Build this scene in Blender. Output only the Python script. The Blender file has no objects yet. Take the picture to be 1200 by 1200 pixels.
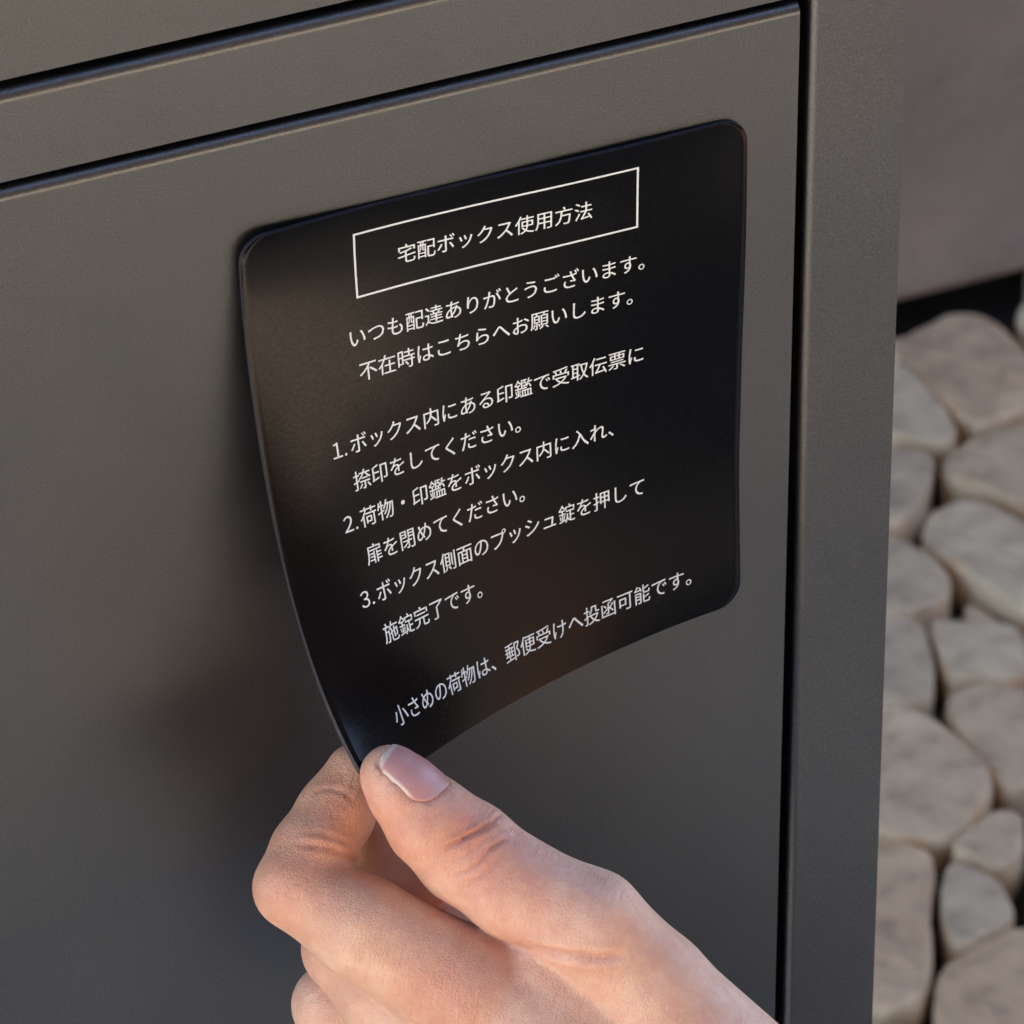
import bpy, bmesh, math, random
import numpy as np
from mathutils import Vector, Matrix

sc = bpy.context.scene
R = math.radians

# ------------------------------------------------------------------ camera
cam_d = bpy.data.cameras.new('camera')
cam_d.sensor_width = 36.0
cam_d.lens = 282.102
cam_d.clip_start = 0.05
cam_d.clip_end = 500.0
cam = bpy.data.objects.new('camera', cam_d)
sc.collection.objects.link(cam)
c_r = Vector((0.91361, -0.406591, 0.000989))
c_u = Vector((0.232547, 0.524525, 0.819021))
c_f = Vector((0.333526, 0.748035, -0.573763))
m3 = Matrix((c_r, c_u, -c_f)).transposed()
cam.matrix_world = Matrix.Translation(Vector((-0.506751, -1.136547, 1.671762))) @ m3.to_4x4()
cam_d.dof.use_dof = True
cam_d.dof.focus_distance = 1.497
cam_d.dof.aperture_fstop = 66.0
sc.camera = cam

# ------------------------------------------------------------------ sky, sun, exposure
SUN_ELEV, SUN_AZ = R(75.0), R(-14.0)      # azimuth clockwise from +Y: the sun stands behind the house, a little to its left
w = bpy.data.worlds.new('World'); sc.world = w; w.use_nodes = True
nt = w.node_tree; bg = nt.nodes['Background']
sky = nt.nodes.new('ShaderNodeTexSky'); sky.sky_type = 'NISHITA'; sky.sun_disc = False
sky.sun_elevation = SUN_ELEV
sky.sun_rotation = SUN_AZ
sky.air_density = 1.0; sky.dust_density = 1.5; sky.ozone_density = 1.0
nt.links.new(sky.outputs[0], bg.inputs[0]); bg.inputs[1].default_value = 0.15
sun_d = bpy.data.lights.new('sun', 'SUN'); sun_d.energy = 4.0; sun_d.angle = R(0.53); sun_d.color = (1.0, 0.86, 0.68)
sun = bpy.data.objects.new('sun', sun_d); sc.collection.objects.link(sun)
sv = Vector((math.sin(SUN_AZ) * math.cos(SUN_ELEV), math.cos(SUN_AZ) * math.cos(SUN_ELEV), math.sin(SUN_ELEV)))
sun.rotation_euler = sv.to_track_quat('Z', 'Y').to_euler()
sc.view_settings.view_transform = 'Standard'
sc.view_settings.look = 'None'
sc.view_settings.exposure = 3.1
sc.view_settings.use_white_balance = True
sc.view_settings.white_balance_temperature = 6500.0
sc.view_settings.gamma = 1.0
sc.cycles.max_bounces = 8

# ------------------------------------------------------------------ helpers
def link(o, parent=None):
    sc.collection.objects.link(o)
    if parent is not None: o.parent = parent
    return o

def tag(o, label=None, cat=None, group=None, kind=None):
    if label: o['label'] = label
    if cat: o['category'] = cat
    if group: o['group'] = group
    if kind: o['kind'] = kind
    return o

def mesh_obj(name, verts, faces, mats, parent=None, smooth=False, autosmooth=None):
    me = bpy.data.meshes.new(name)
    me.from_pydata([tuple(v) for v in verts], [], [tuple(f) for f in faces])
    for m in (mats if isinstance(mats, (list, tuple)) else [mats]): me.materials.append(m)
    me.update()
    if smooth: me.polygons.foreach_set('use_smooth', [True] * len(me.polygons))
    return link(bpy.data.objects.new(name, me), parent)

def bm_obj(name, bm, mats, parent=None, smooth=False):
    me = bpy.data.meshes.new(name)
    bm.normal_update(); bm.to_mesh(me); bm.free()
    for m in (mats if isinstance(mats, (list, tuple)) else [mats]): me.materials.append(m)
    if smooth: me.polygons.foreach_set('use_smooth', [True] * len(me.polygons))
    return link(bpy.data.objects.new(name, me), parent)

def box_bm(x0, x1, y0, y1, z0, z1, bevel=0.0, seg=4, bm=None):
    b = bmesh.new()
    v = [b.verts.new(p) for p in ((x0,y0,z0),(x1,y0,z0),(x1,y1,z0),(x0,y1,z0),(x0,y0,z1),(x1,y0,z1),(x1,y1,z1),(x0,y1,z1))]
    for f in ((0,3,2,1),(4,5,6,7),(0,1,5,4),(1,2,6,5),(2,3,7,6),(3,0,4,7)): b.faces.new([v[i] for i in f])
    if bevel: bmesh.ops.bevel(b, geom=list(b.edges), offset=bevel, segments=seg, profile=0.5, affect='EDGES')
    if bm is None: return b
    t = bpy.data.meshes.new('t'); b.to_mesh(t); b.free(); bm.from_mesh(t); bpy.data.meshes.remove(t)
    return bm

def box_edges(x0, x1, y0, y1, z0, z1, big, small=.0005):
    '''box with chosen front edges rolled: big = {'top': r, 'left': r}; the other front edges only broken'''
    b = box_bm(x0, x1, y0, y1, z0, z1)
    def fe(test): return [e for e in b.edges if all(test(v.co) for v in e.verts)]
    on = lambda a, c: abs(a - c) < 1e-7
    tests = {'top': lambda c: on(c.y, y0) and on(c.z, z1), 'bottom': lambda c: on(c.y, y0) and on(c.z, z0),
             'left': lambda c: on(c.y, y0) and on(c.x, x0), 'right': lambda c: on(c.y, y0) and on(c.x, x1)}
    for k, r in big.items():
        e = fe(tests[k])
        if e: bmesh.ops.bevel(b, geom=e, offset=r, segments=8, profile=.5, affect='EDGES')
    return b

def smooth_flat(o, ang=40):
    """smooth shading with sharp edges kept on wide faces (weighted normals by face area)"""
    me = o.data
    me.polygons.foreach_set('use_smooth', [True] * len(me.polygons))
    me.set_sharp_from_angle(angle=R(38))
    md = o.modifiers.new('wn', 'WEIGHTED_NORMAL'); md.keep_sharp = True; md.weight = 100
    return o

class NT:
    """small node-tree builder"""
    def __init__(s, name):
        s.m = bpy.data.materials.new(name); s.m.use_nodes = True
        s.t = s.m.node_tree; s.p = s.t.nodes['Principled BSDF']; s.out = s.t.nodes['Material Output']
    def n(s, typ, **kw):
        x = s.t.nodes.new(typ)
        for k, v in kw.items():
            if k.startswith('i_'):
                key = k[2:]; key = int(key) if key.isdigit() else key.replace('_', ' ')
                x.inputs[key].default_value = v
            else: setattr(x, k, v)
        return x
    def l(s, a, b): s.t.links.new(a, b)
    def set(s, **kw):
        for k, v in kw.items(): s.p.inputs[k.replace('_', ' ')].default_value = v
        return s
    def obj(s): return s.n('ShaderNodeTexCoord').outputs['Object']
    def geo(s): return s.n('ShaderNodeNewGeometry').outputs['Position']
    def noise(s, scale, detail=4, rough=.55, vec=None, dist=0.0):
        x = s.n('ShaderNodeTexNoise'); x.inputs['Scale'].default_value = scale; x.inputs['Detail'].default_value = detail
        x.inputs['Roughness'].default_value = rough; x.inputs['Distortion'].default_value = dist
        s.l(vec if vec is not None else s.obj(), x.inputs['Vector']); return x.outputs['Fac']
    def ramp(s, fac, stops):
        x = s.n('ShaderNodeValToRGB'); e = x.color_ramp.elements
        while len(e) < len(stops): e.new(0.5)
        for k, (p, c) in enumerate(stops): e[k].position = p; e[k].color = (*c, 1) if len(c) == 3 else c
        s.l(fac, x.inputs[0]); return x.outputs[0]
    def mix(s, fac, a, b, mode='MIX'):
        x = s.n('ShaderNodeMix', data_type='RGBA', blend_type=mode)
        for k, v in ((0, fac), (6, a), (7, b)):
            if isinstance(v, (int, float)): x.inputs[k].default_value = v
            elif isinstance(v, tuple): x.inputs[k].default_value = (*v, 1) if len(v) == 3 else v
            else: s.l(v, x.inputs[k])
        return x.outputs[2]
    def maprange(s, v, a, b, c, d):
        x = s.n('ShaderNodeMapRange'); s.l(v, x.inputs[0])
        for k, q in enumerate((a, b, c, d)): x.inputs[k + 1].default_value = q
        return x.outputs[0]
    def math(s, op, a, b=None):
        x = s.n('ShaderNodeMath', operation=op)
        for k, v in ((0, a), (1, b)):
            if v is None: continue
            if isinstance(v, (int, float)): x.inputs[k].default_value = v
            else: s.l(v, x.inputs[k])
        return x.outputs[0]
    def bump(s, h, strength, dist, prev=None):
        x = s.n('ShaderNodeBump'); x.inputs['Strength'].default_value = strength; x.inputs['Distance'].default_value = dist
        s.l(h, x.inputs['Height'])
        if prev is not None: s.l(prev, x.inputs['Normal'])
        s.l(x.outputs[0], s.p.inputs['Normal']); return x.outputs[0]

# ------------------------------------------------------------------ materials
def mat_panel():
    t = NT('bronze_powder_coat'); c = t.geo()
    fine = t.noise(2600, 3, .7, c); mid = t.noise(900, 3, .6, c); big = t.noise(6, 3, .5, c)
    col = t.ramp(fine, [(0.34, (.098, .104, .108)), (0.60, (.134, .142, .147)), (0.76, (.205, .216, .224))])
    col = t.mix(t.maprange(big, .35, .65, 0, .25), col, (.130, .137, .138))
    vo = t.n('ShaderNodeTexVoronoi', feature='F1'); vo.inputs['Scale'].default_value = 75; t.l(c, vo.inputs['Vector'])
    rn = t.n('ShaderNodeSeparateColor'); t.l(vo.outputs['Color'], rn.inputs[0])
    dust = t.math('MULTIPLY', t.math('LESS_THAN', vo.outputs['Distance'], .026), t.math('GREATER_THAN', rn.outputs[0], .80))   # a few specks of dust
    col = t.mix(t.math('MULTIPLY', dust, .7), col, (.75, .75, .75))
    smear = t.noise(14, 4, .6, c, 1.5)
    t.l(col, t.p.inputs['Base Color'])
    t.set(Metallic=.96, Roughness=.32)
    t.l(t.math('ADD', t.maprange(mid, .3, .7, -.02, .02), t.maprange(smear, .3, .7, .31, .375)), t.p.inputs['Roughness'])
    t.bump(fine, .2, .00025); return t.m

def mat_seam():
    t = NT('dark_seam'); t.set(Base_Color=(.012, .014, .022, 1), Roughness=.6); return t.m

def mat_sheet():
    t = NT('black_vinyl'); c = t.geo()
    n1 = t.noise(1500, 2, .5, c); n2 = t.noise(60, 3, .5, c)
    t.set(Base_Color=(.0022, .0022, .0028, 1), Roughness=.2)
    t.p.inputs['Specular IOR Level'].default_value = .17
    t.l(t.maprange(n1, .3, .7, .16, .24), t.p.inputs['Roughness'])
    b = t.bump(n1, .05, .0002); t.bump(n2, .05, .001, b); return t.m

def mat_rubber():
    t = NT('magnet_rubber'); c = t.geo()
    t.set(Base_Color=(.016, .018, .026, 1), Roughness=.55); t.bump(t.noise(2500, 2, .6, c), .2, .0002); return t.m

def mat_ink():
    t = NT('white_ink'); t.set(Base_Color=(.74, .80, .78, 1), Roughness=.4)
    t.p.inputs['Specular IOR Level'].default_value = .3; return t.m

def mat_skin():
    t = NT('skin'); c = t.obj()
    n1 = t.noise(55, 4, .6, c); n2 = t.noise(260, 4, .6, c); n3 = t.noise(1100, 3, .6, c)
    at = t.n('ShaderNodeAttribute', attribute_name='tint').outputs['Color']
    col = t.ramp(n1, [(.30, (.53, .275, .165)), (.50, (.63, .375, .245)), (.70, (.70, .465, .33))])
    col = t.mix(t.maprange(n2, .38, .68, 0, .45), col, (.53, .25, .185))
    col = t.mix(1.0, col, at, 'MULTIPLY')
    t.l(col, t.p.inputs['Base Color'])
    t.p.inputs['Subsurface Weight'].default_value = .25
    t.p.inputs['Subsurface Radius'].default_value = (1.0, .35, .2)
    t.p.inputs['Subsurface Scale'].default_value = .003
    t.set(Roughness=.48)
    t.l(t.maprange(n2, .3, .7, .40, .58), t.p.inputs['Roughness'])
    vo = t.n('ShaderNodeTexVoronoi', feature='DISTANCE_TO_EDGE'); vo.inputs['Scale'].default_value = 1450
    wn = t.n('ShaderNodeVectorMath', operation='ADD'); nz = t.n('ShaderNodeTexNoise'); nz.inputs['Scale'].default_value = 500
    t.l(c, nz.inputs['Vector']); sc_ = t.n('ShaderNodeVectorMath', operation='SCALE'); sc_.inputs[3].default_value = .0008
    t.l(nz.outputs['Color'], sc_.inputs[0]); t.l(c, wn.inputs[0]); t.l(sc_.outputs[0], wn.inputs[1]); t.l(wn.outputs[0], vo.inputs['Vector'])
    e = t.maprange(vo.outputs['Distance'], 0, .25, 0, 1)
    dots = []
    for ax, k_ in (((.70, -.69, -.19), 900), ((.45, .25, .86), 240), ((.55, .68, -.49), 240)):
        dn = t.n('ShaderNodeVectorMath', operation='DOT_PRODUCT'); t.l(c, dn.inputs[0]); dn.inputs[1].default_value = ax
        dots.append(t.math('MULTIPLY', dn.outputs['Value'], k_))
    cb = t.n('ShaderNodeCombineXYZ')
    for q_, d_ in enumerate(dots): t.l(d_, cb.inputs[q_])
    wr = t.noise(1.0, 3, .6, cb.outputs[0], .4)
    b = t.bump(t.maprange(wr, .38, .62, 0, 1), .35, .0003); b = t.bump(e, .30, .00022, b); b = t.bump(n3, .35, .00025, b); t.bump(n2, .35, .0007, b)
    return t.m

def mat_nail():
    t = NT('nail'); at = t.n('ShaderNodeAttribute', attribute_name='tint').outputs['Color']
    t.l(at, t.p.inputs['Base Color']); t.set(Roughness=.42)
    t.p.inputs['Subsurface Weight'].default_value = .2; t.p.inputs['Subsurface Radius'].default_value = (1, .4, .3); t.p.inputs['Subsurface Scale'].default_value = .002
    t.bump(t.noise(700, 2, .5), .1, .0002); return t.m

def mat_sleeve():
    t = NT('knit_sleeve'); c = t.obj()
    wv = t.n('ShaderNodeTexWave'); wv.inputs['Scale'].default_value = 160; t.l(c, wv.inputs['Vector'])
    t.set(Base_Color=(.52, .47, .40, 1), Roughness=.9); t.bump(wv.outputs['Fac'], .5, .001); return t.m

def mat_stone(k):
    tones = [((.46, .41, .355), (.57, .52, .455), (.33, .295, .25)),
             ((.50, .485, .445), (.60, .585, .55), (.38, .36, .325)),
             ((.46, .375, .315), (.56, .475, .40), (.34, .27, .22)),
             ((.42, .40, .375), (.53, .51, .48), (.30, .28, .255))]
    a, b, d = tones[k]
    t = NT('river_stone'); c = t.obj()
    n1 = t.noise(28, 5, .6, c, .6); n2 = t.noise(130, 5, .65, c); n3 = t.noise(900, 3, .6, c)
    col = t.ramp(n1, [(.30, d), (.47, a), (.68, b)])
    col = t.mix(t.maprange(n2, .46, .66, 0, .55), col, tuple(v * .62 for v in d))
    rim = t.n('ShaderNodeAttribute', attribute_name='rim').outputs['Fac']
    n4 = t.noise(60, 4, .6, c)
    col = t.mix(t.math('MULTIPLY', rim, t.maprange(n4, .30, .60, .15, .95)), col, (.66, .61, .53))        # pale arris: bounce light on the rims, painted all round
    col = t.mix(t.math('MULTIPLY', rim, t.maprange(n4, .56, .68, 0, .9)), col, (.50, .27, .14))          # rust staining along it
    col = t.mix(t.maprange(n3, .45, .75, 0, .3), col, (.62, .60, .56))
    col = t.mix(1.0, col, (1.22, .985, .69), 'MULTIPLY')
    t.l(col, t.p.inputs['Base Color']); t.set(Roughness=.72)
    b_ = t.bump(n2, .7, .003); t.bump(n3, .6, .0008, b_); return t.m

def mat_wall():
    t = NT('plaster'); c = t.geo()
    n1 = t.noise(9, 5, .6, c, .5); n2 = t.noise(60, 5, .65, c); n3 = t.noise(420, 3, .6, c)
    col = t.ramp(n1, [(.30, (.17, .150, .134)), (.55, (.245, .217, .192)), (.75, (.32, .272, .228))])
    col = t.mix(t.maprange(n2, .45, .75, 0, .5), col, (.205, .192, .182))
    col = t.mix(1.0, col, (1.28, 1.18, 1.08), 'MULTIPLY')
    t.l(col, t.p.inputs['Base Color']); t.set(Roughness=.9)
    b = t.bump(n2, .5, .004); t.bump(n3, .5, .0012, b); return t.m

def mat_ground(name, c1, c2, scale):
    t = NT(name); c = t.geo()
    n1 = t.noise(scale, 5, .65, c); n2 = t.noise(scale * 14, 4, .6, c)
    col = t.ramp(n1, [(.3, c1), (.7, c2)]); col = t.mix(t.maprange(n2, .4, .7, 0, .4), col, tuple(v * .6 for v in c1))
    t.l(col, t.p.inputs['Base Color']); t.set(Roughness=.9); t.bump(n2, .6, .004); return t.m

M_PANEL = mat_panel(); M_SEAM = mat_seam(); M_SHEET = mat_sheet(); M_RUB = mat_rubber(); M_INK = mat_ink()
M_SKIN = mat_skin(); M_NAIL = mat_nail(); M_SLEEVE = mat_sleeve()
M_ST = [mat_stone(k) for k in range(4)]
M_WALL = mat_wall()
M_SOIL = mat_ground('dark_soil', (.018, .017, .017), (.035, .032, .030), 30)
M_GRIT = mat_ground('grit', (.05, .043, .036), (.11, .095, .08), 90)
M_ASPH = mat_ground('asphalt', (.048, .047, .046), (.070, .069, .067), 40)
M_CONC = mat_ground('grey_concrete', (.19, .185, .18), (.25, .245, .235), 5)
M_EAVE = mat_ground('eave_timber', (.030, .030, .036), (.045, .045, .052), 6)
M_FENCE = mat_ground('fence_timber', (.022, .009, .006), (.036, .015, .009), 5)
M_TERRA = mat_ground('terracotta', (.095, .046, .025), (.135, .068, .038), 6)
M_PAVE = mat_ground('warm_paving', (.34, .285, .215), (.43, .36, .275), 4)

# ------------------------------------------------------------------ ground, paving, wall
g = mesh_obj('ground', [(-150, -150, 0), (150, -150, 0), (150, 150, 0), (-150, 150, 0)], [(0, 1, 2, 3)], M_CONC)
tag(g, kind='structure')
g = mesh_obj('soil_bed', [(.27, .50, .004), (.96, .50, .004), (.96, 1.2, .004), (.27, 1.2, .004)], [(0, 1, 2, 3)], M_SOIL)
tag(g, kind='structure')
p = mesh_obj('path', [(-9, -7.6, .004), (6.5, -7.6, .004), (1.75, -2.3, .004), (-.52, -2.3, .004), (-.52, -.9, .004), (-1.3, -.9, .004), (-1.3, 1.0, .004), (-9, 1.0, .004)], [(0, 1, 2, 3, 4, 5, 6, 7)], M_PAVE)
tag(p, kind='structure')
p = mesh_obj('dark_patch', [(-.5, -2.28, .004), (1.73, -2.28, .004), (1.33, -1.6, .004), (1.33, -.86, .004), (-.5, -.86, .004)], [(0, 1, 2, 3, 4)], M_ASPH)  # unseen dark patch added to keep reflections in notice and door dark
tag(p, kind='structure')
p = mesh_obj('bounce_patch', [(1.5, -1.9, .008), (3.0, -2.0, .008), (3.0, 1.0, .008), (1.5, 1.0, .008)], [(0, 1, 2, 3)], M_TERRA)  # unseen paving added for warm bounce light and a brown reflection
tag(p, kind='structure')
p = mesh_obj('asphalt_drive', [(6.52, -7.6, .004), (26, -7.6, .004), (26, 1.0, .004), (1.35, 1.0, .004), (1.35, -1.6, .004), (1.77, -2.6, .004)], [(0, 1, 2, 3, 4, 5)], M_ASPH)
tag(p, kind='structure')
bm = box_bm(-2.2, 1.9, 1.066, 1.258, .031, 2.6, .005, 2); box_bm(-2.19, 1.89, 1.106, 1.25, -.05, .033, 0, 1, bm)
wl = bm_obj('house_wall', bm, M_WALL)
bm = box_bm(-2.2, 1.3, -.70, 1.06, 2.32, 2.46, .01, 2); box_bm(-2.3, 2.1, 1.062, 6.0, 2.605, 2.72, .01, 2, bm)
ev = bm_obj('added_roof', bm, M_EAVE)  # unseen roof, added to shut out the overhead sky
tag(ev, 'dark timber roof added above the view to block the sky over the parcel box', 'roof')
def added_house():
    root = link(bpy.data.objects.new('added_house', None)); root.location = (7.4, -8.0, 0)  # unseen house, added and sized to block the front sky
    tag(root, 'dark red brown boarded house added behind the camera to block sky and darken reflections', 'house')
    def prt(name, bm, m):
        for v in bm.verts: v.co -= Vector((7.4, -8.0, 0))
        return bm_obj(name, bm, m, root)
    bm = box_bm(-12.0, 26.4, -12.0, -7.6, .0, 12.0, .01, 1)
    for i in range(59): box_bm(-11.99, 26.39, -7.596, -7.575, .06 + i * .2, .245 + i * .2, .004, 1, bm)
    prt('wall', bm, M_FENCE)
    bm = box_bm(-12.5, 26.9, -12.5, -7.1, 12.005, 12.2, .02, 1); prt('roof', bm, M_EAVE)
    for x in (3.0, 7.0, 11.0):
        w_ = prt('window', box_bm(x, x + 1.2, -7.572, -7.53, 3.6, 4.9, .01, 1), M_EAVE)
added_house()
bm = bmesh.new()
for i in range(18): box_bm(5.2, 5.22, -2.5 + i * .2, -2.306 + i * .2, .05, 2.2, .003, 1, bm)
for z in (.4, 1.3, 2.1): box_bm(5.222, 5.26, -2.5, 1.09, z, z + .09, .003, 1, bm)
tag(bm_obj('added_fence', bm, M_FENCE), 'dark red brown board fence added out of view to darken reflections from the right', 'fence')  # unseen boards, added to keep the notice's reflection dark

# ------------------------------------------------------------------ delivery box
def delivery_box():
    root = link(bpy.data.objects.new('delivery_box', None))
    root.location = (-.102, .15, 0)
    tag(root, 'bronze grey metal parcel box with narrow seams, black notice on its door', 'parcel box')
    off = Vector((.102, -.15, 0))
    def part(name, bm, mat, parent=root, sm=True):
        for v in bm.verts: v.co += off
        o = bm_obj(name, bm, mat, parent)
        if sm: smooth_flat(o)
        return o
    X0, X1 = -.2845, .0805
    fl, fr = -.2662, .0630
    # frame: two uprights, head and foot rail, folded edge of 1.8 mm
    def rail(x0, x1, z0, z1, name):
        return part(name, box_bm(x0, x1, .0003, .040, z0, z1, .0008, 4), M_PANEL)
    part('frame_post', box_edges(.0606, X1, .0003, .040, .245, 1.175, {'left': .0018}), M_PANEL)
    rail(X0, fl + .0012, .245, 1.175, 'frame_post')
    rail(fl + .0014, fr - .0014, 1.140, 1.1745, 'frame_rail')
    rail(fl + .0014, fr - .0014, .2455, .280, 'frame_rail')
    # carcass behind the front, set in so that the seams read dark
    part('carcass', box_bm(X0 + .001, X1 - .001, .0405, .300, .2465, 1.1735, .002, 3), M_PANEL)
    part('seam_backing', box_bm(fl + .002, fr - .0022, .020, .040, .282, 1.138, 0), M_SEAM, sm=False)
    # door with rolled edges, cross strip, mail flap
    def leaf(name, z0, z1, bv):
        return part(name, box_edges(-.262, .0582, 0, .0195, z0, z1, {'top': bv}), M_PANEL)
    leaf('door', .2835, .8980, .0022)
    leaf('crossbar', .8999, .9186, .0024)
    leaf('mail_flap', .9211, 1.1365, .0007)
    # top cover and pedestal
    part('top_cover', box_bm(X0 - .004, X1 + .0, -.001, .305, 1.1755, 1.190, .003, 4), M_PANEL)
    part('pedestal', box_bm(-.20, -.004, .06, .26, .0, .245, .003, 3), M_PANEL)
    return root
delivery_box()

# ------------------------------------------------------------------ magnetic notice sheet
SH = dict(W=0.102677, H=0.109524, ox=-0.055253, oz=0.877135, rho=-0.004191)
W_T = [(0, 2), (0, 3), (0, 4), (0, 5), (1, 1), (1, 2), (1, 3), (1, 4), (2, 0), (2, 1), (2, 2), (2, 3), (3, 0), (3, 1), (3, 2), (4, 0), (4, 1), (5, 0), (0, 0), (1, 0), (0, 1)]
W_C = [0.110445, -0.713267, 0.99163, -0.399759, -0.450459, 0.966573, -0.789594, 0.279676, 0.167741, 0.849145, -0.554382, 0.100945, -0.921044, -0.356524, 0.340159, 1.266515, -0.087172, -0.524178, -0.000968, 0.026913, 0.028077]
gx, gw = np.polynomial.legendre.leggauss(24); gx = (gx + 1) / 2; gw = gw / 2
def w_fun(p, q):
    w = 0 * (p + q); wp = w.copy(); wq = w.copy()
    for k, (i, j) in zip(W_C, W_T):
        w = w + k * p**i * q**j
        if i: wp = wp + k * i * p**(i - 1) * q**j
        if j: wq = wq + k * j * p**i * q**(j - 1)
    return w, wp, wq
def sheet_pt(u, v):
    """a point of the peeled sheet: u along its top edge, v down, metres; lifts off the door towards -Y"""
    u = np.asarray(u, float); v = np.asarray(v, float); S = .1
    p = (SH['W'] - u) / S; q = v / S
    wv, _, _ = w_fun(p, q)
    _, wp, _ = w_fun(p[..., None] * gx, q[..., None] + 0 * gx)
    P = (np.sqrt(np.maximum(1 - wp**2, .05)) * gw).sum(-1) * p
    _, _, wq = w_fun(p[..., None] + 0 * gx, q[..., None] * gx)
    Q = (np.sqrt(np.maximum(1 - wq**2, .05)) * gw).sum(-1) * q
    x = SH['W'] - P * S; y = Q * S; c, s = math.cos(SH['rho']), math.sin(SH['rho'])
    return np.stack([SH['ox'] + x * c + y * s, -np.maximum(wv, .0004) * S - .001, SH['oz'] + x * s - y * c], -1)
def sheet_nrm(u, v):
    e = 2e-4
    a = sheet_pt(u + e, v) - sheet_pt(u - e, v); b = sheet_pt(u, v + e) - sheet_pt(u, v - e)
    n = np.cross(b, a); n /= np.linalg.norm(n, axis=-1, keepdims=True)
    return np.where(n[..., 1:2] > 0, -n, n)

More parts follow.
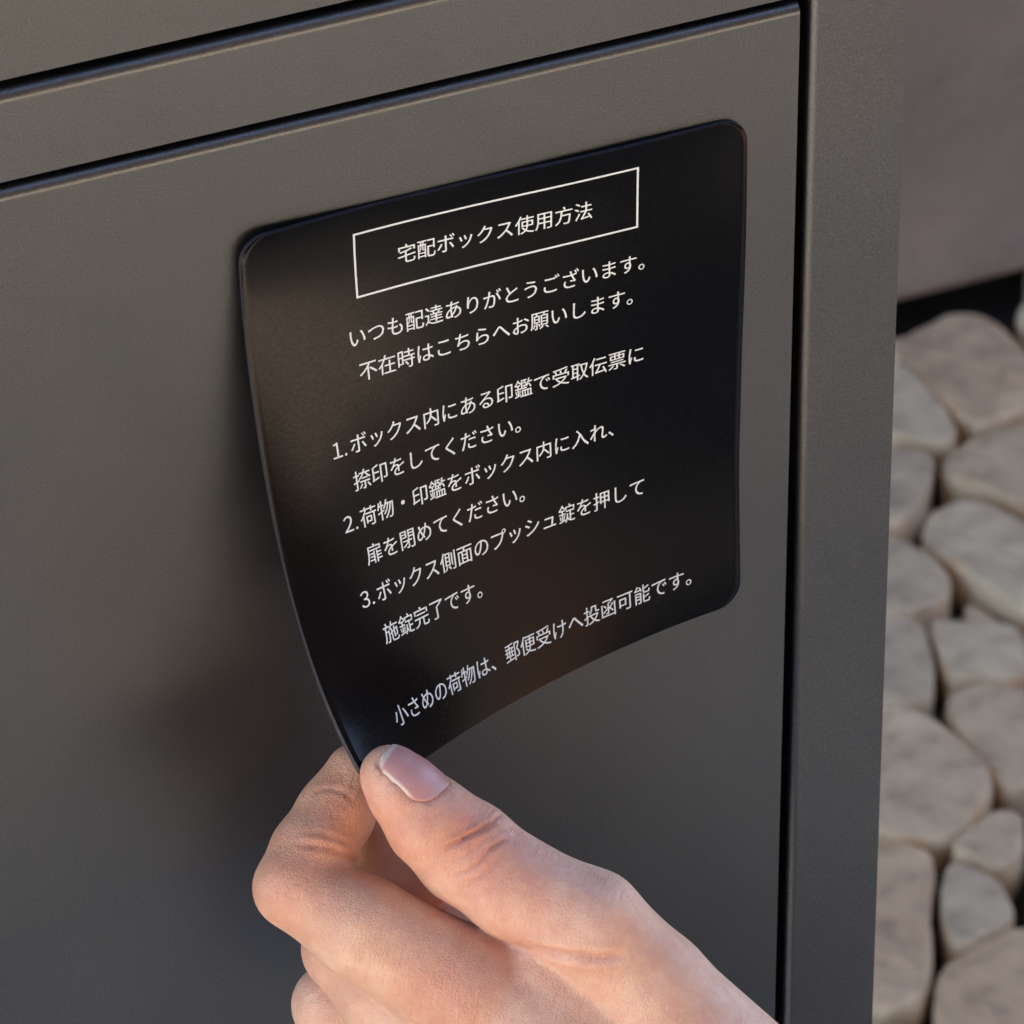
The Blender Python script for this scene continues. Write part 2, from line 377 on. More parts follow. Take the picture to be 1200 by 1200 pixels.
def notice_sheet():
    W, H, r, th = SH['W'], SH['H'], .0052, .0009
    vs = np.concatenate([r * (1 - np.cos(np.linspace(0, math.pi / 2, 9))), np.linspace(r, H - r, 72)[1:-1], H - r * (1 - np.cos(np.linspace(math.pi / 2, 0, 9)))])
    nu = 72; U = []; V = []
    for v in vs:
        d = max(r - v, v - (H - r), 0); ins = r - math.sqrt(max(r * r - d * d, 0))
        U.append(np.linspace(ins, W - ins, nu)); V.append(np.full(nu, v))
    U = np.array(U); V = np.array(V)
    P = sheet_pt(U, V); N = sheet_nrm(U, V)
    ny = len(vs); front = P.reshape(-1, 3)
    # a slightly rounded rim: outermost ring of the front eased back
    back = (P - N * th).reshape(-1, 3)
    verts = list(front) + list(back); faces = []; mi = []
    idx = lambda j, i: j * nu + i
    o2 = nu * ny
    for j in range(ny - 1):
        for i in range(nu - 1):
            faces.append((idx(j, i), idx(j + 1, i), idx(j + 1, i + 1), idx(j, i + 1))); mi.append(0)
            faces.append((o2 + idx(j, i), o2 + idx(j, i + 1), o2 + idx(j + 1, i + 1), o2 + idx(j + 1, i))); mi.append(1)
    ring = [(0, i) for i in range(nu)] + [(j, nu - 1) for j in range(1, ny)] + [(ny - 1, i) for i in range(nu - 2, -1, -1)] + [(j, 0) for j in range(ny - 2, 0, -1)]
    for a, b in zip(ring, ring[1:] + ring[:1]):
        faces.append((idx(*a), idx(*b), o2 + idx(*b), o2 + idx(*a))); mi.append(1)
    o = mesh_obj('magnetic_sheet', verts, faces, [M_SHEET, M_RUB], smooth=True)
    o.data.polygons.foreach_set('material_index', mi)
    for k_, pl in enumerate(o.data.polygons):
        if k_ >= len(mi) - len(ring): pl.use_smooth = False
    tag(o, 'black magnetic notice with white Japanese instructions, its lower left corner peeled up', 'notice')
    # lettering: glyph outlines laid on the sheet
    EM = 0.004005
    fc = bpy.data.curves.new('glyph', 'FONT'); fc.size = 1; fc.resolution_u = 3
    fo = bpy.data.objects.new('glyph', fc); sc.collection.objects.link(fo)
    cache = {}
    def glyph(ch):
        if ch not in cache:
            fc.body = ch; dg = bpy.context.evaluated_depsgraph_get(); dg.update()
            e = fo.evaluated_get(dg); m = e.to_mesh()
            cache[ch] = (np.array([v.co[:2] for v in m.vertices]), [tuple(p_.vertices) for p_ in m.polygons]); e.to_mesh_clear()
        return cache[ch]
    def line(text, u0, v0, em, number=None, name='text_line'):
        vv = []; ff = []
        def put(ch, uc, sx=1.0, cx=.5):
            g_, f_ = glyph(ch)
            b = sum(len(q) for q in vv)
            uu = uc + (g_[:, 0] - cx) * em * sx; v_ = v0 - (g_[:, 1] - .38) * em * YS
            nn = sheet_nrm(uu, v_)
            for q_, (du, dv) in enumerate(((-.005, .003), (.005, -.003))):     # two passes of ink
                vv.append(sheet_pt(uu + du * em, v_ + dv * em) + nn * (.00006 + .00003 * q_))
                ff.extend(tuple(b + q_ * len(g_) + q for q in f) for f in f_)
        for k, ch in enumerate(text): put(ch, u0 + k * em)
        if number:
            put(number, u0 - 1.17 * em, .95, .5); put('.', u0 - .74 * em, 1.0, .1)
        ob = mesh_obj(name, np.concatenate(vv), ff, M_INK, o)
        return ob
    YS = 1.05
    L = [('宅配ボックス使用方法', 0.03335, 0.01174, 'T'),
         ('いつも配達ありがとうございます。', 0.02215, 0.02587, None),
         ('不在時はこちらへお願いします。', 0.02379, 0.03302, None),
         ('ボックス内にある印鑑で受取伝票に', 0.02000, 0.04657, '１'),
         ('捺印をしてください。', 0.01969, 0.05387, None),
         ('荷物・印鑑をボックス内に入れ、', 0.01987, 0.06134, '２'),
         ('扉を閉めてください。', 0.01969, 0.06877, None),
         ('ボックス側面のプッシュ錠を押して', 0.02023, 0.07649, '３'),
         ('施錠完了です。', 0.01970, 0.08453, None),
         ('小さめの荷物は、郵便受けへ投函可能です。', 0.01622, 0.09977, None)]
    for t, u, v, n in L:
        line(t, u, v, 0.003964 if n == 'T' else EM, None if n == 'T' else n)
    # ruled box round the title
    u0, u1, v0, v1, lw = 0.02307, 0.07983, 0.00528, 0.01781, .00040
    vv = []; ff = []
    def strip(a, b, c, d, n=40):
        base = len(vv)
        us = np.linspace(a, b, n if b - a > d - c else 2); ws = np.linspace(c, d, n if d - c > b - a else 2)
        A, B = np.meshgrid(us, ws, indexing='ij'); pt = sheet_pt(A, B) + sheet_nrm(A, B) * .00007
        vv.extend(pt.reshape(-1, 3)); k = len(ws)
        for i in range(len(us) - 1):
            for j in range(k - 1): ff.append((base + i * k + j, base + (i + 1) * k + j, base + (i + 1) * k + j + 1, base + i * k + j + 1))
    strip(u0, u1, v0 - lw, v0); strip(u0, u1, v1, v1 + lw); strip(u0 - lw, u0, v0 - lw, v1 + lw); strip(u1, u1 + lw, v0 - lw, v1 + lw)
    mesh_obj('title_frame', vv, ff, M_INK, o)
    bpy.data.objects.remove(fo); bpy.data.curves.remove(fc)
    return o
notice_sheet()

# ------------------------------------------------------------------ hand
H_R = np.array((0.91361, -0.406591, 0.000989)); H_U = np.array((0.232547, 0.524525, 0.819021)); H_N = -np.array((0.333526, 0.748035, -0.573763))     # axes of the hand's own frame (mm): across, up the arm's bend, palm-out
H_O = np.array((-0.039018, -0.048788, 0.764938))
J = {'thumb': [[-6.72, 14.77, 6.0, 5.6], [-4.2, 11.76, 5.5, 6.7], [0.83, 6.02, 4.0, 8.3], [7.29, 0.36, 1.0, 9.5], [16.32, -6.24, 2.0, 9.4], [30.4, -12.89, 2.0, 9.9], [41.6, -26.13, -5.0, 11.6], [58.33, -48.11, -12.0, 17.0]], 'thumb_bulges': [], 'palm': [[[7.11, -26.38, -4.0, 11.5], [62.23, -62.17, -14.0, 19.0]], [[9.46, -40.44, -12.0, 12.5], [64.76, -68.12, -18.0, 19.0]], [[14.24, -50.78, -22.0, 12.0], [66.49, -73.29, -22.0, 18.0]], [[19.08, -61.08, -30.0, 10.5], [66.56, -75.08, -24.0, 17.0]], [[-0.29, -11.8, -27.0, 7.5], [6.98, -22.87, -26.0, 9.5], [22.28, -31.49, -22.0, 13.0]], [[62.29, -63.94, -16.0, 20.0], [78.64, -79.91, -24.0, 22.0], [124.28, -127.21, -55.0, 26.0]]], 'palm_k': 9.0, 'palm_bulges': [], 'web': [[19.83, -22.59, -7.0, 11.0], [45.38, -39.58, -11.0, 15.0]], 'thumb_k': 1.6, 'fingers': [[[-13.33, 14.44, -9.0, 5.8], [-16.97, 7.31, -8.0, 7.2], [-21.33, -0.17, -4.0, 7.8], [-24.43, -6.38, -1.0, 7.6], [-11.88, -13.79, -0.0, 9.6], [7.11, -25.53, -3.0, 11.5]], [[-8.9, 5.21, -21.0, 6.0], [-5.35, -5.03, -20.0, 8.2], [-15.38, -18.62, -16.0, 8.0], [-8.15, -26.19, -14.0, 9.2], [9.46, -40.44, -12.0, 12.0]], [[-6.87, -19.71, -36.0, 6.5], [-9.31, -24.25, -36.0, 7.4], [-17.71, -29.86, -27.0, 7.8], [-6.71, -38.12, -25.0, 9.0], [14.24, -50.78, -22.0, 11.5]], [[9.32, -31.24, -44.0, 6.0], [2.79, -34.5, -44.0, 6.5], [-10.15, -43.86, -38.0, 7.0], [-0.36, -50.07, -34.0, 8.0], [19.08, -61.08, -30.0, 10.5]]], 'index_bulges': [], 'flush_and_glow': [([2.2, -11.77, -20.0], 7, (1, 0.55, 0.42)), ([-3.05, -7.89, -16.0], 9, (1, 0.72, 0.6)), ([5.49, -13.4, -8.0], 7, (1, 0.74, 0.64)), ([-17.79, 5.94, -2.0], 10, (1, 0.88, 0.78)), ([-25.19, -6.06, 6.0], 8, (1, 0.88, 0.84)), ([10.49, 2.75, 9.0], 8, (1, 0.86, 0.82)), ([-9.35, -12.22, 9.0], 16, (1, 0.98, 0.92)), ([-4.64, 6.64, 8.0], 11, (1.0, 0.84, 0.84)), ([15.85, -9.12, 8.0], 14, (1.0, 0.93, 0.95)), ([3.25, -24.76, 10.0], 9, (1, 0.86, 0.84)), ([14.27, 4.36, 10.0], 9, (1, 0.9, 0.88)), ([-15.85, 7.92, -0.0], 12, (1, 0.88, 0.82))], 'lo': [-38, -95, -72], 'hi': [112, 26, 30], 'sleeve': [[100.34, -99.11, -38.0], [298.29, -326.75, -170.0]]}
CREASES = [([[3.17, 1.43], [5.7, 2.54], [8.08, 3.8], [10.46, 4.75], [13.31, 6.18]], 0.75, 0.5, -8), ([[5.07, -3.49], [7.61, -2.85], [9.98, -1.11], [12.2, 1.58], [15.85, 3.49]], 0.5, 0.42, -8), ([[7.13, -5.07], [9.82, -3.8], [12.36, -1.58], [14.58, 0.63]], 0.25, 0.4, -8), ([[9.51, 5.07], [11.73, 6.02], [14.26, 7.61]], 0.4, 0.4, -8), ([[16.16, -16.64], [24.24, -18.22], [31.69, -18.86], [37.24, -18.38]], 0.8, 0.95, -14), ([[1.9, -0.48], [4.44, 1.27], [7.13, 2.38]], 0.2, 0.4, -8), ([[2.54, 2.69], [4.75, 3.96], [7.29, 5.07], [9.51, 6.02]], 0.18, 0.4, -8), ([[6.34, -6.34], [8.87, -4.75], [11.73, -2.85], [13.94, -0.63]], 0.18, 0.4, -8), ([[4.75, -0.95], [7.29, 0.0], [9.51, 1.58], [11.73, 3.8]], 0.2, 0.38, -8), ([[0.0, 6.34], [2.06, 7.61], [4.12, 8.87]], 0.14, 0.4, -8), ([[8.87, -7.92], [11.88, -6.34], [14.58, -4.12]], 0.12, 0.4, -8), ([[-21.23, 11.09], [-18.54, 12.04], [-15.53, 11.25], [-13.47, 9.51]], 0.22, 0.45, -20), ([[-24.56, 1.9], [-21.39, 1.58], [-18.06, 1.11], [-14.74, -0.48], [-12.04, -2.54]], 0.3, 0.6, -20), ([[-23.45, 3.96], [-20.28, 3.96], [-16.64, 2.85], [-13.47, 0.95]], 0.16, 0.5, -20)]
NAILP = {'c': [-4.573, 14.359, 5.22], 'a': [-0.584, 0.8055, 0.1007], 'b': [-0.5941, -0.5086, 0.6232], 'n': [0.5532, 0.3041, 0.7756], 'L': 11.9, 'W': 10.6}

def rcone(P, a, b, ra, rb):
    a = np.array(a, np.float32); b = np.array(b, np.float32); ab = b - a; L2 = float(ab @ ab)
    d = P - a; t = np.clip((d @ ab) / L2, 0, 1)
    q = d - t[..., None] * ab
    return np.sqrt((q * q).sum(-1)) - (ra + (rb - ra) * t)
def ell(P, c, ax, rad):
    """ellipsoid with given axes (rows) and radii"""
    d = (P - np.array(c, np.float32)) @ np.array(ax, np.float32).T / np.array(rad, np.float32)
    k = np.sqrt((d * d).sum(-1)); return (k - 1) * min(rad)
def smin(a, b, k):
    h = np.maximum(k - np.abs(a - b), 0) / k
    return np.minimum(a, b) - h * h * h * k / 6
def chain(P, nodes, k=2.0):
    f = None
    for (a, b) in zip(nodes[:-1], nodes[1:]):
        c = rcone(P, a[:3], b[:3], a[3], b[3])
        f = c if f is None else smin(f, c, k)
    return f

def surface_nets(F, h, org):
    nx, ny, nz = F.shape; s = F < 0
    c = [F[i:nx - 1 + i, j:ny - 1 + j, k:nz - 1 + k] for i in (0, 1) for j in (0, 1) for k in (0, 1)]
    cnt = sum((q < 0).astype(np.int8) for q in c); act = (cnt > 0) & (cnt < 8)
    idx = -np.ones(act.shape, np.int64); I = np.argwhere(act); idx[act] = np.arange(len(I))
    vals = np.stack([q[act] for q in c], -1)
    corners = np.array([(i, j, k) for i in (0, 1) for j in (0, 1) for k in (0, 1)], float)
    acc = np.zeros((len(I), 3)); n = np.zeros(len(I))
    for a in range(8):
        for b in range(a + 1, 8):
            if np.abs(corners[a] - corners[b]).sum() != 1: continue
            m = (vals[:, a] < 0) != (vals[:, b] < 0)
            t = vals[m, a] / (vals[m, a] - vals[m, b])
            acc[m] += corners[a] + t[:, None] * (corners[b] - corners[a]); n[m] += 1
    V = (I + acc / n[:, None]) * h + org
    faces = []
    for ax in range(3):
        e = [0, 0, 0]; e[ax] = 1
        A = s[:nx - e[0], :ny - e[1], :nz - e[2]]; B = s[e[0]:, e[1]:, e[2]:]
        m = A != B; Q = np.argwhere(m); fl = A[m]
        o1, o2 = [(1, 2), (2, 0), (0, 1)][ax]
        ok = (Q[:, o1] > 0) & (Q[:, o2] > 0) & (Q[:, o1] < F.shape[o1] - 1) & (Q[:, o2] < F.shape[o2] - 1); Q = Q[ok]; fl = fl[ok]
        def cell(d1, d2):
            q = Q.copy(); q[:, o1] -= d1; q[:, o2] -= d2; return idx[q[:, 0], q[:, 1], q[:, 2]]
        f = np.stack([cell(1, 1), cell(0, 1), cell(0, 0), cell(1, 0)], -1)
        f[~fl] = f[~fl][:, ::-1]; faces.append(f)
    return V, np.concatenate(faces)

def thumb_sdf(P):
    f = chain(P, J['thumb'], 3.0)
    for (c, ax, rad, k) in J['thumb_bulges']: f = smin(f, ell(P, c, ax, rad), k)
    return f
def hand_sdf(P):
    palm = None
    for nodes in J['palm']:
        c = chain(P, nodes, 5.0); palm = c if palm is None else smin(palm, c, J['palm_k'])
    for (c, ax, rad, k) in J['palm_bulges']: palm = smin(palm, ell(P, c, ax, rad), k)
    fing = [smin(palm, chain(P, nodes, 2.5), 5.0) for nodes in J['fingers']]
    fi = fing[0]
    for (c, ax, rad, k) in J['index_bulges']: fi = smin(fi, ell(P, c, ax, rad), k)
    fing[0] = fi
    f = fing[0]
    for q in fing[1:]: f = smin(f, q, .8)
    th = smin(smin(palm, chain(P, J['web'], 4.0), 6.0), thumb_sdf(P), J['thumb_k'])
    return smin(f, th, 1.0)

def nail_prism(P, grow=0.0):
    c, a, b, n = (np.array(NAILP[k], np.float32) for k in 'cabn')
    d = P - c; x = d @ a; y = d @ b; z = d @ n
    L, Wd = NAILP['L'] / 2 + grow, NAILP['W'] / 2 + grow
    r = 3.6
    qx = np.abs(x) - (L - r); qy = np.abs(y) - (Wd - r)
    f = np.sqrt(np.maximum(qx, 0)**2 + np.maximum(qy, 0)**2) + np.minimum(np.maximum(qx, qy), 0) - r
    return np.maximum(f, 1.0 - z)

def to_world(V): return H_O + (V[:, :1] * H_R + V[:, 1:2] * H_U + V[:, 2:3] * H_N) * .001

def hand():
    h = .62
    lo = np.array(J['lo'], np.float32); hi = np.array(J['hi'], np.float32)
    n = np.ceil((hi - lo) / h).astype(int)
    F = np.empty(tuple(n), np.float32)
    ys = lo[1] + h * np.arange(n[1], dtype=np.float32); zs = lo[2] + h * np.arange(n[2], dtype=np.float32)
    for i0 in range(0, n[0], 24):
        xs = lo[0] + h * np.arange(i0, min(i0 + 24, n[0]), dtype=np.float32)
        P = np.stack(np.meshgrid(xs, ys, zs, indexing='ij'), -1)
        f = hand_sdf(P)
        groove = np.maximum(nail_prism(P, .30), -(thumb_sdf(P) + .55))
        f = np.maximum(f, -groove)
        F[i0:i0 + len(xs)] = f
    V, Fc = surface_nets(F, h, lo)
    # relax the grid steps
    E = np.concatenate([Fc[:, [0, 1]], Fc[:, [1, 2]], Fc[:, [2, 3]], Fc[:, [3, 0]]])
    E = np.concatenate([E, E[:, ::-1]])
    deg = np.bincount(E[:, 0], minlength=len(V))[:, None]
    def lap(X): return np.stack([np.bincount(E[:, 0], X[E[:, 1], k], len(V)) for k in range(X.shape[1])], -1) / deg
    for _ in range(3):
        V = V + .5 * (lap(V) - V); V = V - .52 * (lap(V) - V) * .9
    # vertex normals
    n1 = np.cross(V[Fc[:, 2]] - V[Fc[:, 0]], V[Fc[:, 3]] - V[Fc[:, 1]])
    N = np.zeros_like(V)
    for k in range(4): np.add.at(N, Fc[:, k], n1)
    N /= np.linalg.norm(N, axis=1, keepdims=True) + 1e-9
    tint = np.ones((len(V), 3))
    # skin folds over the joints
    disp = np.zeros(len(V))
    for pts, dep, wid, zmin in CREASES:
        pts = np.array(pts, float); best = np.full(len(V), 1e9); tt = np.zeros(len(V))
        for s_, (a, b) in enumerate(zip(pts[:-1], pts[1:])):
            ab = b - a; t = np.clip(((V[:, :2] - a) @ ab) / (ab @ ab), 0, 1)
            d = np.linalg.norm(V[:, :2] - a - t[:, None] * ab, axis=1)
            m = d < best; best[m] = d[m]; tt[m] = (s_ + t[m]) / (len(pts) - 1)
        fade = np.clip(np.minimum(tt, 1 - tt) * 5, 0, 1) ** .7
        k = (np.exp(-(best / wid) ** 2) - .45 * np.exp(-((best - 1.7 * wid) / wid) ** 2)) * fade * (V[:, 2] > zmin) * (N[:, 2] > -.15)
        disp -= dep * k
        tint *= 1 - np.clip(k, 0, 1)[:, None] * np.array([.10, .20, .20]) * min(1, abs(dep) / .35)
    V = V + N * disp[:, None]
    # blood colour of knuckles and finger ends; light glowing between fingers painted in too
    for c, rad, col in J['flush_and_glow']:
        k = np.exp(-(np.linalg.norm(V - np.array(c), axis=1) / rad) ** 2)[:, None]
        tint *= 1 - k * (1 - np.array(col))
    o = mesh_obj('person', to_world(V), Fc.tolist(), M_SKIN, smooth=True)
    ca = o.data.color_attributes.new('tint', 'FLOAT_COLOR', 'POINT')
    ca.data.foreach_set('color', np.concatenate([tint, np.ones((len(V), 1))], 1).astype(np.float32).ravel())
    tag(o, 'person reaching in from the lower right, left hand pinching the corner of the notice', 'person')
    # thumbnail
    hn = .22
    c = np.array(NAILP['c']); lo2 = c - 11; m = int(22 / hn)
    ax = [lo2[k] + hn * np.arange(m, dtype=np.float32) for k in range(3)]
    P = np.stack(np.meshgrid(*[a.astype(np.float32) for a in ax], indexing='ij'), -1)
    ts = thumb_sdf(P)
    pr = nail_prism(P); 
    f = np.maximum(np.maximum(pr, ts - .12), -(ts + .75))
    Vn, Fn = surface_nets(f.astype(np.float32), hn, lo2)
    x = (Vn - c) @ np.array(NAILP['a'])
    y = (Vn - c) @ np.array(NAILP['b'])
    edge = NAILP['L'] / 2 - .72 - .05 * y ** 2
    k = np.clip((x - edge) / .35, 0, 1) + np.clip((y - NAILP['W'] / 2 + .4) / .3, 0, 1) * np.clip((x + 4.5) / 2.5, 0, 1); k = np.clip(k, 0, 1)[:, None]; kl = np.clip((-x - NAILP['L'] / 2 + 2.0 - .06 * y**2) / 1.2, 0, 1)[:, None] * .5
    k = k * .8; col = np.array([.50, .235, .205]) * (1 - k) + np.array([.60, .52, .41]) * k
    col = col * (1 - kl) + np.array([.55, .32, .28]) * kl
    nl = mesh_obj('thumb_nail', to_world(Vn), Fn.tolist(), M_NAIL, o, smooth=True)
    ca = nl.data.color_attributes.new('tint', 'FLOAT_COLOR', 'POINT')
    ca.data.foreach_set('color', np.concatenate([col, np.ones((len(Vn), 1))], 1).astype(np.float32).ravel())
    # sleeve from below the wrist to the elbow
    a = np.array(J['sleeve'][0]); b = np.array(J['sleeve'][1]); d = b - a; L = np.linalg.norm(d); d /= L
    e1 = np.cross(d, (0, 0, 1.)); e1 /= np.linalg.norm(e1); e2 = np.cross(d, e1)
    prof = [(6, 26), (1, 27.5), (0, 29), (1, 30.5), (10, 31), (40, 34), (90, 38), (150, 43), (L, 46), (L + 14, 30), (L + 18, .5)]
    vs = []; fs = []; ns = 40
    for q, (s_, r_) in enumerate(prof):
        for k_ in range(ns):
            an = 2 * math.pi * k_ / ns; rr = r_ * (1 + .015 * math.sin(3 * an + q * 1.7))
            vs.append(a + d * s_ + (e1 * math.cos(an) + e2 * math.sin(an)) * rr)
    for q in range(len(prof) - 1):
        for k_ in range(ns): fs.append((q * ns + k_, q * ns + (k_ + 1) % ns, (q + 1) * ns + (k_ + 1) % ns, (q + 1) * ns + k_))
    mesh_obj('sleeve', to_world(np.array(vs)), fs, M_SLEEVE, o, smooth=True)
    return o
hand()

# ------------------------------------------------------------------ river stones beside the box
ST = [([(0.6225, 1.0627), (0.6314, 1.0649), (0.6433, 1.069), (0.6546, 1.0703), (0.6626, 1.0686), (0.6683, 1.0623), (0.6697, 1.0511), (0.6704, 1.0384), (0.6683, 1.0239), (0.6567, 1.0046), (0.6472, 0.9997), (0.632, 0.9974), (0.6276, 1.0023), (0.6265, 1.021), (0.6241, 1.0373), (0.6234, 1.0487)], 0.02, 'pale brown stone at the foot of the wall, topmost in the bed', 2), ([(0.6762, 1.0588), (0.6841, 1.0654), (0.6989, 1.0664), (0.6945, 1.037), (0.6764, 1.0295), (0.6736, 1.0413)], 0.02, 'bluish stone at the right picture edge against the wall foot', 1), ([(0.6097, 1.0437), (0.6204, 1.0476), (0.6237, 1.0436), (0.6254, 1.0294), (0.6262, 1.012), (0.6236, 0.9999), (0.619, 0.9935), (0.6129, 0.9938), (0.604, 1.0038), (0.5971, 1.0038), (0.5975, 1.0187)], 0.02, 'greenish grey stone half hidden by the box under the topmost stone', 1), ([(0.5895, 1.0024), (0.6023, 1.0003), (0.6095, 0.9953), (0.6077, 0.986), (0.5942, 0.9666), (0.5802, 0.9541), (0.5726, 0.954), (0.573, 0.9701)], 0.02, 'grey stone cut by the box edge left of the narrow pale stone', 3), ([(0.6081, 0.9841), (0.6187, 0.9901), (0.6331, 0.9927), (0.6483, 0.995), (0.6605, 0.9847), (0.6508, 0.9592), (0.6335, 0.9492), (0.6246, 0.9484), (0.6209, 0.9548), (0.6151, 0.9638), (0.6061, 0.9719)], 0.02, 'long pale stone at the right edge above the largest round stone', 0), ([(0.5835, 0.9492), (0.5923, 0.9593), (0.604, 0.9622), (0.6125, 0.9585), (0.6198, 0.9459), (0.62, 0.926), (0.6084, 0.8968), (0.594, 0.8817), (0.5917, 0.8906), (0.5893, 0.9058), (0.5839, 0.9219), (0.5794, 0.9354)], 0.02, 'largest smooth grey stone, rounded at its left end', 1), ([(0.5642, 0.9508), (0.5725, 0.9517), (0.5749, 0.9449), (0.5774, 0.9363), (0.5794, 0.9211), (0.5791, 0.9144), (0.5716, 0.9075), (0.5617, 0.9045), (0.5525, 0.9063), (0.5453, 0.9135)], 0.02, 'grey stone beside the box below left of the largest stone', 3), ([(0.5816, 0.9121), (0.5859, 0.9057), (0.589, 0.8918), (0.5855, 0.8883), (0.5791, 0.8923), (0.5765, 0.8985)], 0.013, 'small sunken stone under the lower edge of the largest stone', 1), ([(0.5406, 0.906), (0.5541, 0.9028), (0.5582, 0.8954), (0.5526, 0.8755), (0.544, 0.8595), (0.5366, 0.854), (0.529, 0.8585), (0.5203, 0.8645)], 0.02, 'mottled grey stone against the box with a pale lower rim', 3), ([(0.561, 0.8992), (0.5686, 0.8981), (0.5777, 0.8895), (0.5889, 0.8817), (0.5854, 0.8676), (0.5762, 0.8535), (0.5665, 0.854), (0.5599, 0.8607), (0.5516, 0.8627), (0.5547, 0.8757)], 0.02, 'squarish pale grey stone below the largest stone', 1), ([(0.5421, 0.8484), (0.5497, 0.857), (0.5608, 0.8559), (0.5717, 0.8511), (0.5755, 0.839), (0.5611, 0.8075), (0.547, 0.7962), (0.5415, 0.8013), (0.5409, 0.8165), (0.5399, 0.8341)], 0.02, 'rounded tan stone at the right edge with a bright lower left rim', 0), ([(0.5128, 0.8559), (0.5234, 0.8572), (0.5326, 0.8493), (0.5377, 0.8362), (0.5418, 0.8182), (0.5408, 0.8058), (0.5318, 0.795), (0.5197, 0.7872), (0.5096, 0.7812), (0.503, 0.7862), (0.4935, 0.7931), (0.4892, 0.8075)], 0.02, 'wide light tan stone, biggest beside the box in the lower half', 0), ([(0.4795, 0.7909), (0.4918, 0.7897), (0.5041, 0.78), (0.4988, 0.7668), (0.4884, 0.751), (0.4794, 0.7296), (0.4703, 0.7146), (0.459, 0.7038), (0.439, 0.7078)], 0.02, 'tall brown stone beside the box at the bottom', 2), ([(0.5085, 0.7765), (0.5178, 0.7834), (0.5319, 0.7902), (0.5413, 0.7887), (0.5376, 0.7756), (0.5238, 0.7568), (0.5152, 0.759), (0.5119, 0.7704)], 0.02, 'brownish triangular stone with its point to the right', 0), ([(0.4957, 0.7579), (0.5044, 0.7695), (0.5114, 0.7675), (0.5161, 0.7556), (0.5138, 0.7346), (0.5032, 0.7302), (0.4892, 0.7263), (0.4857, 0.7289), (0.4889, 0.7431)], 0.02, 'grey rounded stone below the triangular stone', 3), ([(0.4707, 0.7135), (0.4811, 0.7229), (0.4992, 0.7274), (0.5152, 0.7274), (0.5247, 0.7146), (0.5084, 0.677), (0.4828, 0.6639), (0.4577, 0.6824)], 0.02, 'large reddish brown stone in the bottom right corner', 2), ([(0.5334, 0.7618), (0.5476, 0.7686), (0.5379, 0.7341), (0.5201, 0.7308), (0.5229, 0.7469)], 0.02, 'dark brown stone in the right edge beside the triangular stone', 2)]
rnd = random.Random(5)
def chaikin(p, it=2):
    p = np.array(p, float)
    for _ in range(it):
        q = np.roll(p, -1, 0); p = np.stack([.75 * p + .25 * q, .25 * p + .75 * q], 1).reshape(-1, 2)
    return p
def stone(poly, top, label, k, group='river stones set beside the box'):
    p = chaikin(poly); c = p.mean(0); p = p - c
    p = p * (1 + .012 * np.array([rnd.uniform(-1, 1) for _ in p]))[:, None]
    rad = np.sqrt((p**2).sum(1)).mean()
    rings = [(.96, -.006), (1.0, top - .014), (1.006, top - .0065), (.998, top - .0034), (.98, top - .0015), (.952, top - .0004), (.90, top), (.76, top + .0003), (.52, top + .0006), (.26, top + .0008)]
    ph = [rnd.uniform(0, 6.28) for _ in range(6)]
    tx, ty = rnd.uniform(-.05, .05), rnd.uniform(-.05, .05)
    vs = []; n = len(p)
    for s_, z in rings:
        for q in p:
            x, y = q * s_
            dz = .0011 * math.sin(x * 150 + ph[0]) * math.sin(y * 130 + ph[1]) + .0005 * math.sin(x * 420 + ph[2] + y * 300) + tx * x + ty * y
            vs.append((x, y, z + (dz if z > 0 else 0)))
    fs = []
    for a in range(len(rings) - 1):
        for i in range(n): fs.append((a * n + i, a * n + (i + 1) % n, (a + 1) * n + (i + 1) % n, (a + 1) * n + i))
    vs.append((0, 0, rings[-1][1] + .0001)); b = (len(rings) - 1) * n
    for i in range(n): fs.append((b + i, b + (i + 1) % n, len(vs) - 1))
    o = mesh_obj('river_stone', vs, fs, M_ST[k], smooth=True)
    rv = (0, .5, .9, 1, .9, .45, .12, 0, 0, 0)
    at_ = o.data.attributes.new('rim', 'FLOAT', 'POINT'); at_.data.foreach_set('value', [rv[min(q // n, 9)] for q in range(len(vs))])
    o.location = (c[0], c[1], 0)
    tag(o, label, 'stone', group)
    return o
bm = bmesh.new()
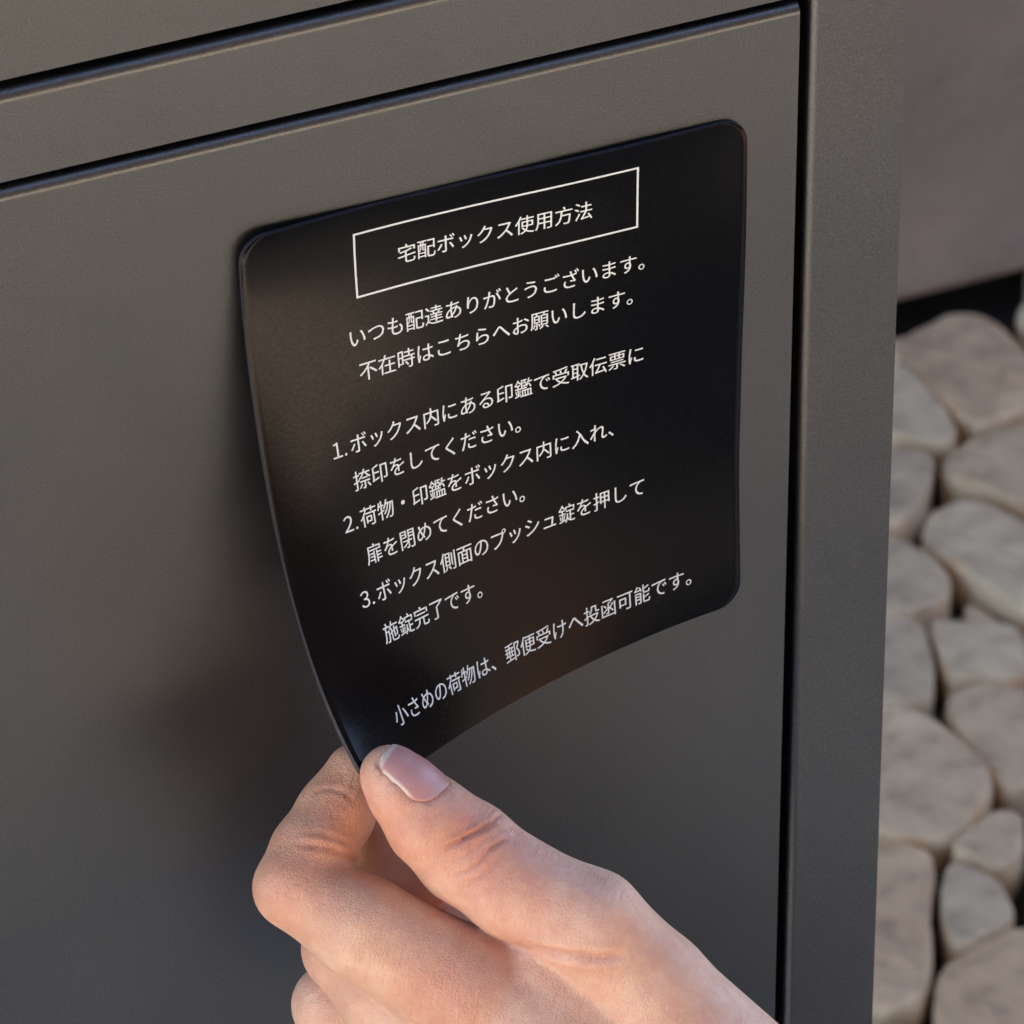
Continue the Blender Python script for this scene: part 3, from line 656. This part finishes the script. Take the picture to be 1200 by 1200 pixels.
for q in range(900):
    x_, y_ = rnd.uniform(.40, .78), rnd.uniform(.62, 1.03); r_ = rnd.uniform(.0012, .0042)
    v_ = [bm.verts.new((x_ + r_ * a * rnd.uniform(.7, 1.3), y_ + r_ * b * rnd.uniform(.7, 1.3), .0042 + r_ * c * rnd.uniform(.6, 1.1))) for a, b, c in ((1, 0, .3), (0, 1, .3), (-1, 0, .3), (0, -1, .3), (0, 0, 1.1), (0, 0, 0))]
    for a, b, c in ((0, 1, 4), (1, 2, 4), (2, 3, 4), (3, 0, 4), (1, 0, 5), (2, 1, 5), (3, 2, 5), (0, 3, 5)): bm.faces.new((v_[a], v_[b], v_[c]))
tag(bm_obj('soil_grit', bm, M_GRIT), 'dark grit and crumbs of soil lying in the gaps between the stones', 'grit', kind='stuff')
polys = []
for poly, top, label, k in ST:
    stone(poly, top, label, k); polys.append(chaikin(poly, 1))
# the rest of the bed, out of the photograph: more stones of the same size
cen = [(p_.mean(0), np.sqrt(((p_ - p_.mean(0))**2).sum(1)).max()) for p_ in polys]
tries = 0; made = 0
def clear(q, r_):
    for p_, (c_, R_) in zip(polys, cen):
        if np.linalg.norm(c_ - q) < R_ + r_:
            if np.sqrt(((p_ - q)**2).sum(1)).min() < r_ * 1.0 or np.linalg.norm(c_ - q) < R_ * .8: return False
    return True
while made < 150 and tries < 16000:
    tries += 1
    q = np.array([rnd.uniform(.30, .93), rnd.uniform(.53, 1.08)]); r_ = rnd.uniform(.019, .030) if tries < 5000 else rnd.uniform(.010, .018)
    if not clear(q, r_): continue
    n_ = 9; an = [2 * math.pi * (i + rnd.uniform(-.25, .25)) / n_ for i in range(n_)]
    pl = [(q[0] + math.cos(a) * r_ * rnd.uniform(.88, 1.16), q[1] + math.sin(a) * r_ * rnd.uniform(.88, 1.16)) for a in an]
    pa = chaikin(pl, 1); polys.append(pa); cen.append((q, np.sqrt(((pa - q)**2).sum(1)).max()))
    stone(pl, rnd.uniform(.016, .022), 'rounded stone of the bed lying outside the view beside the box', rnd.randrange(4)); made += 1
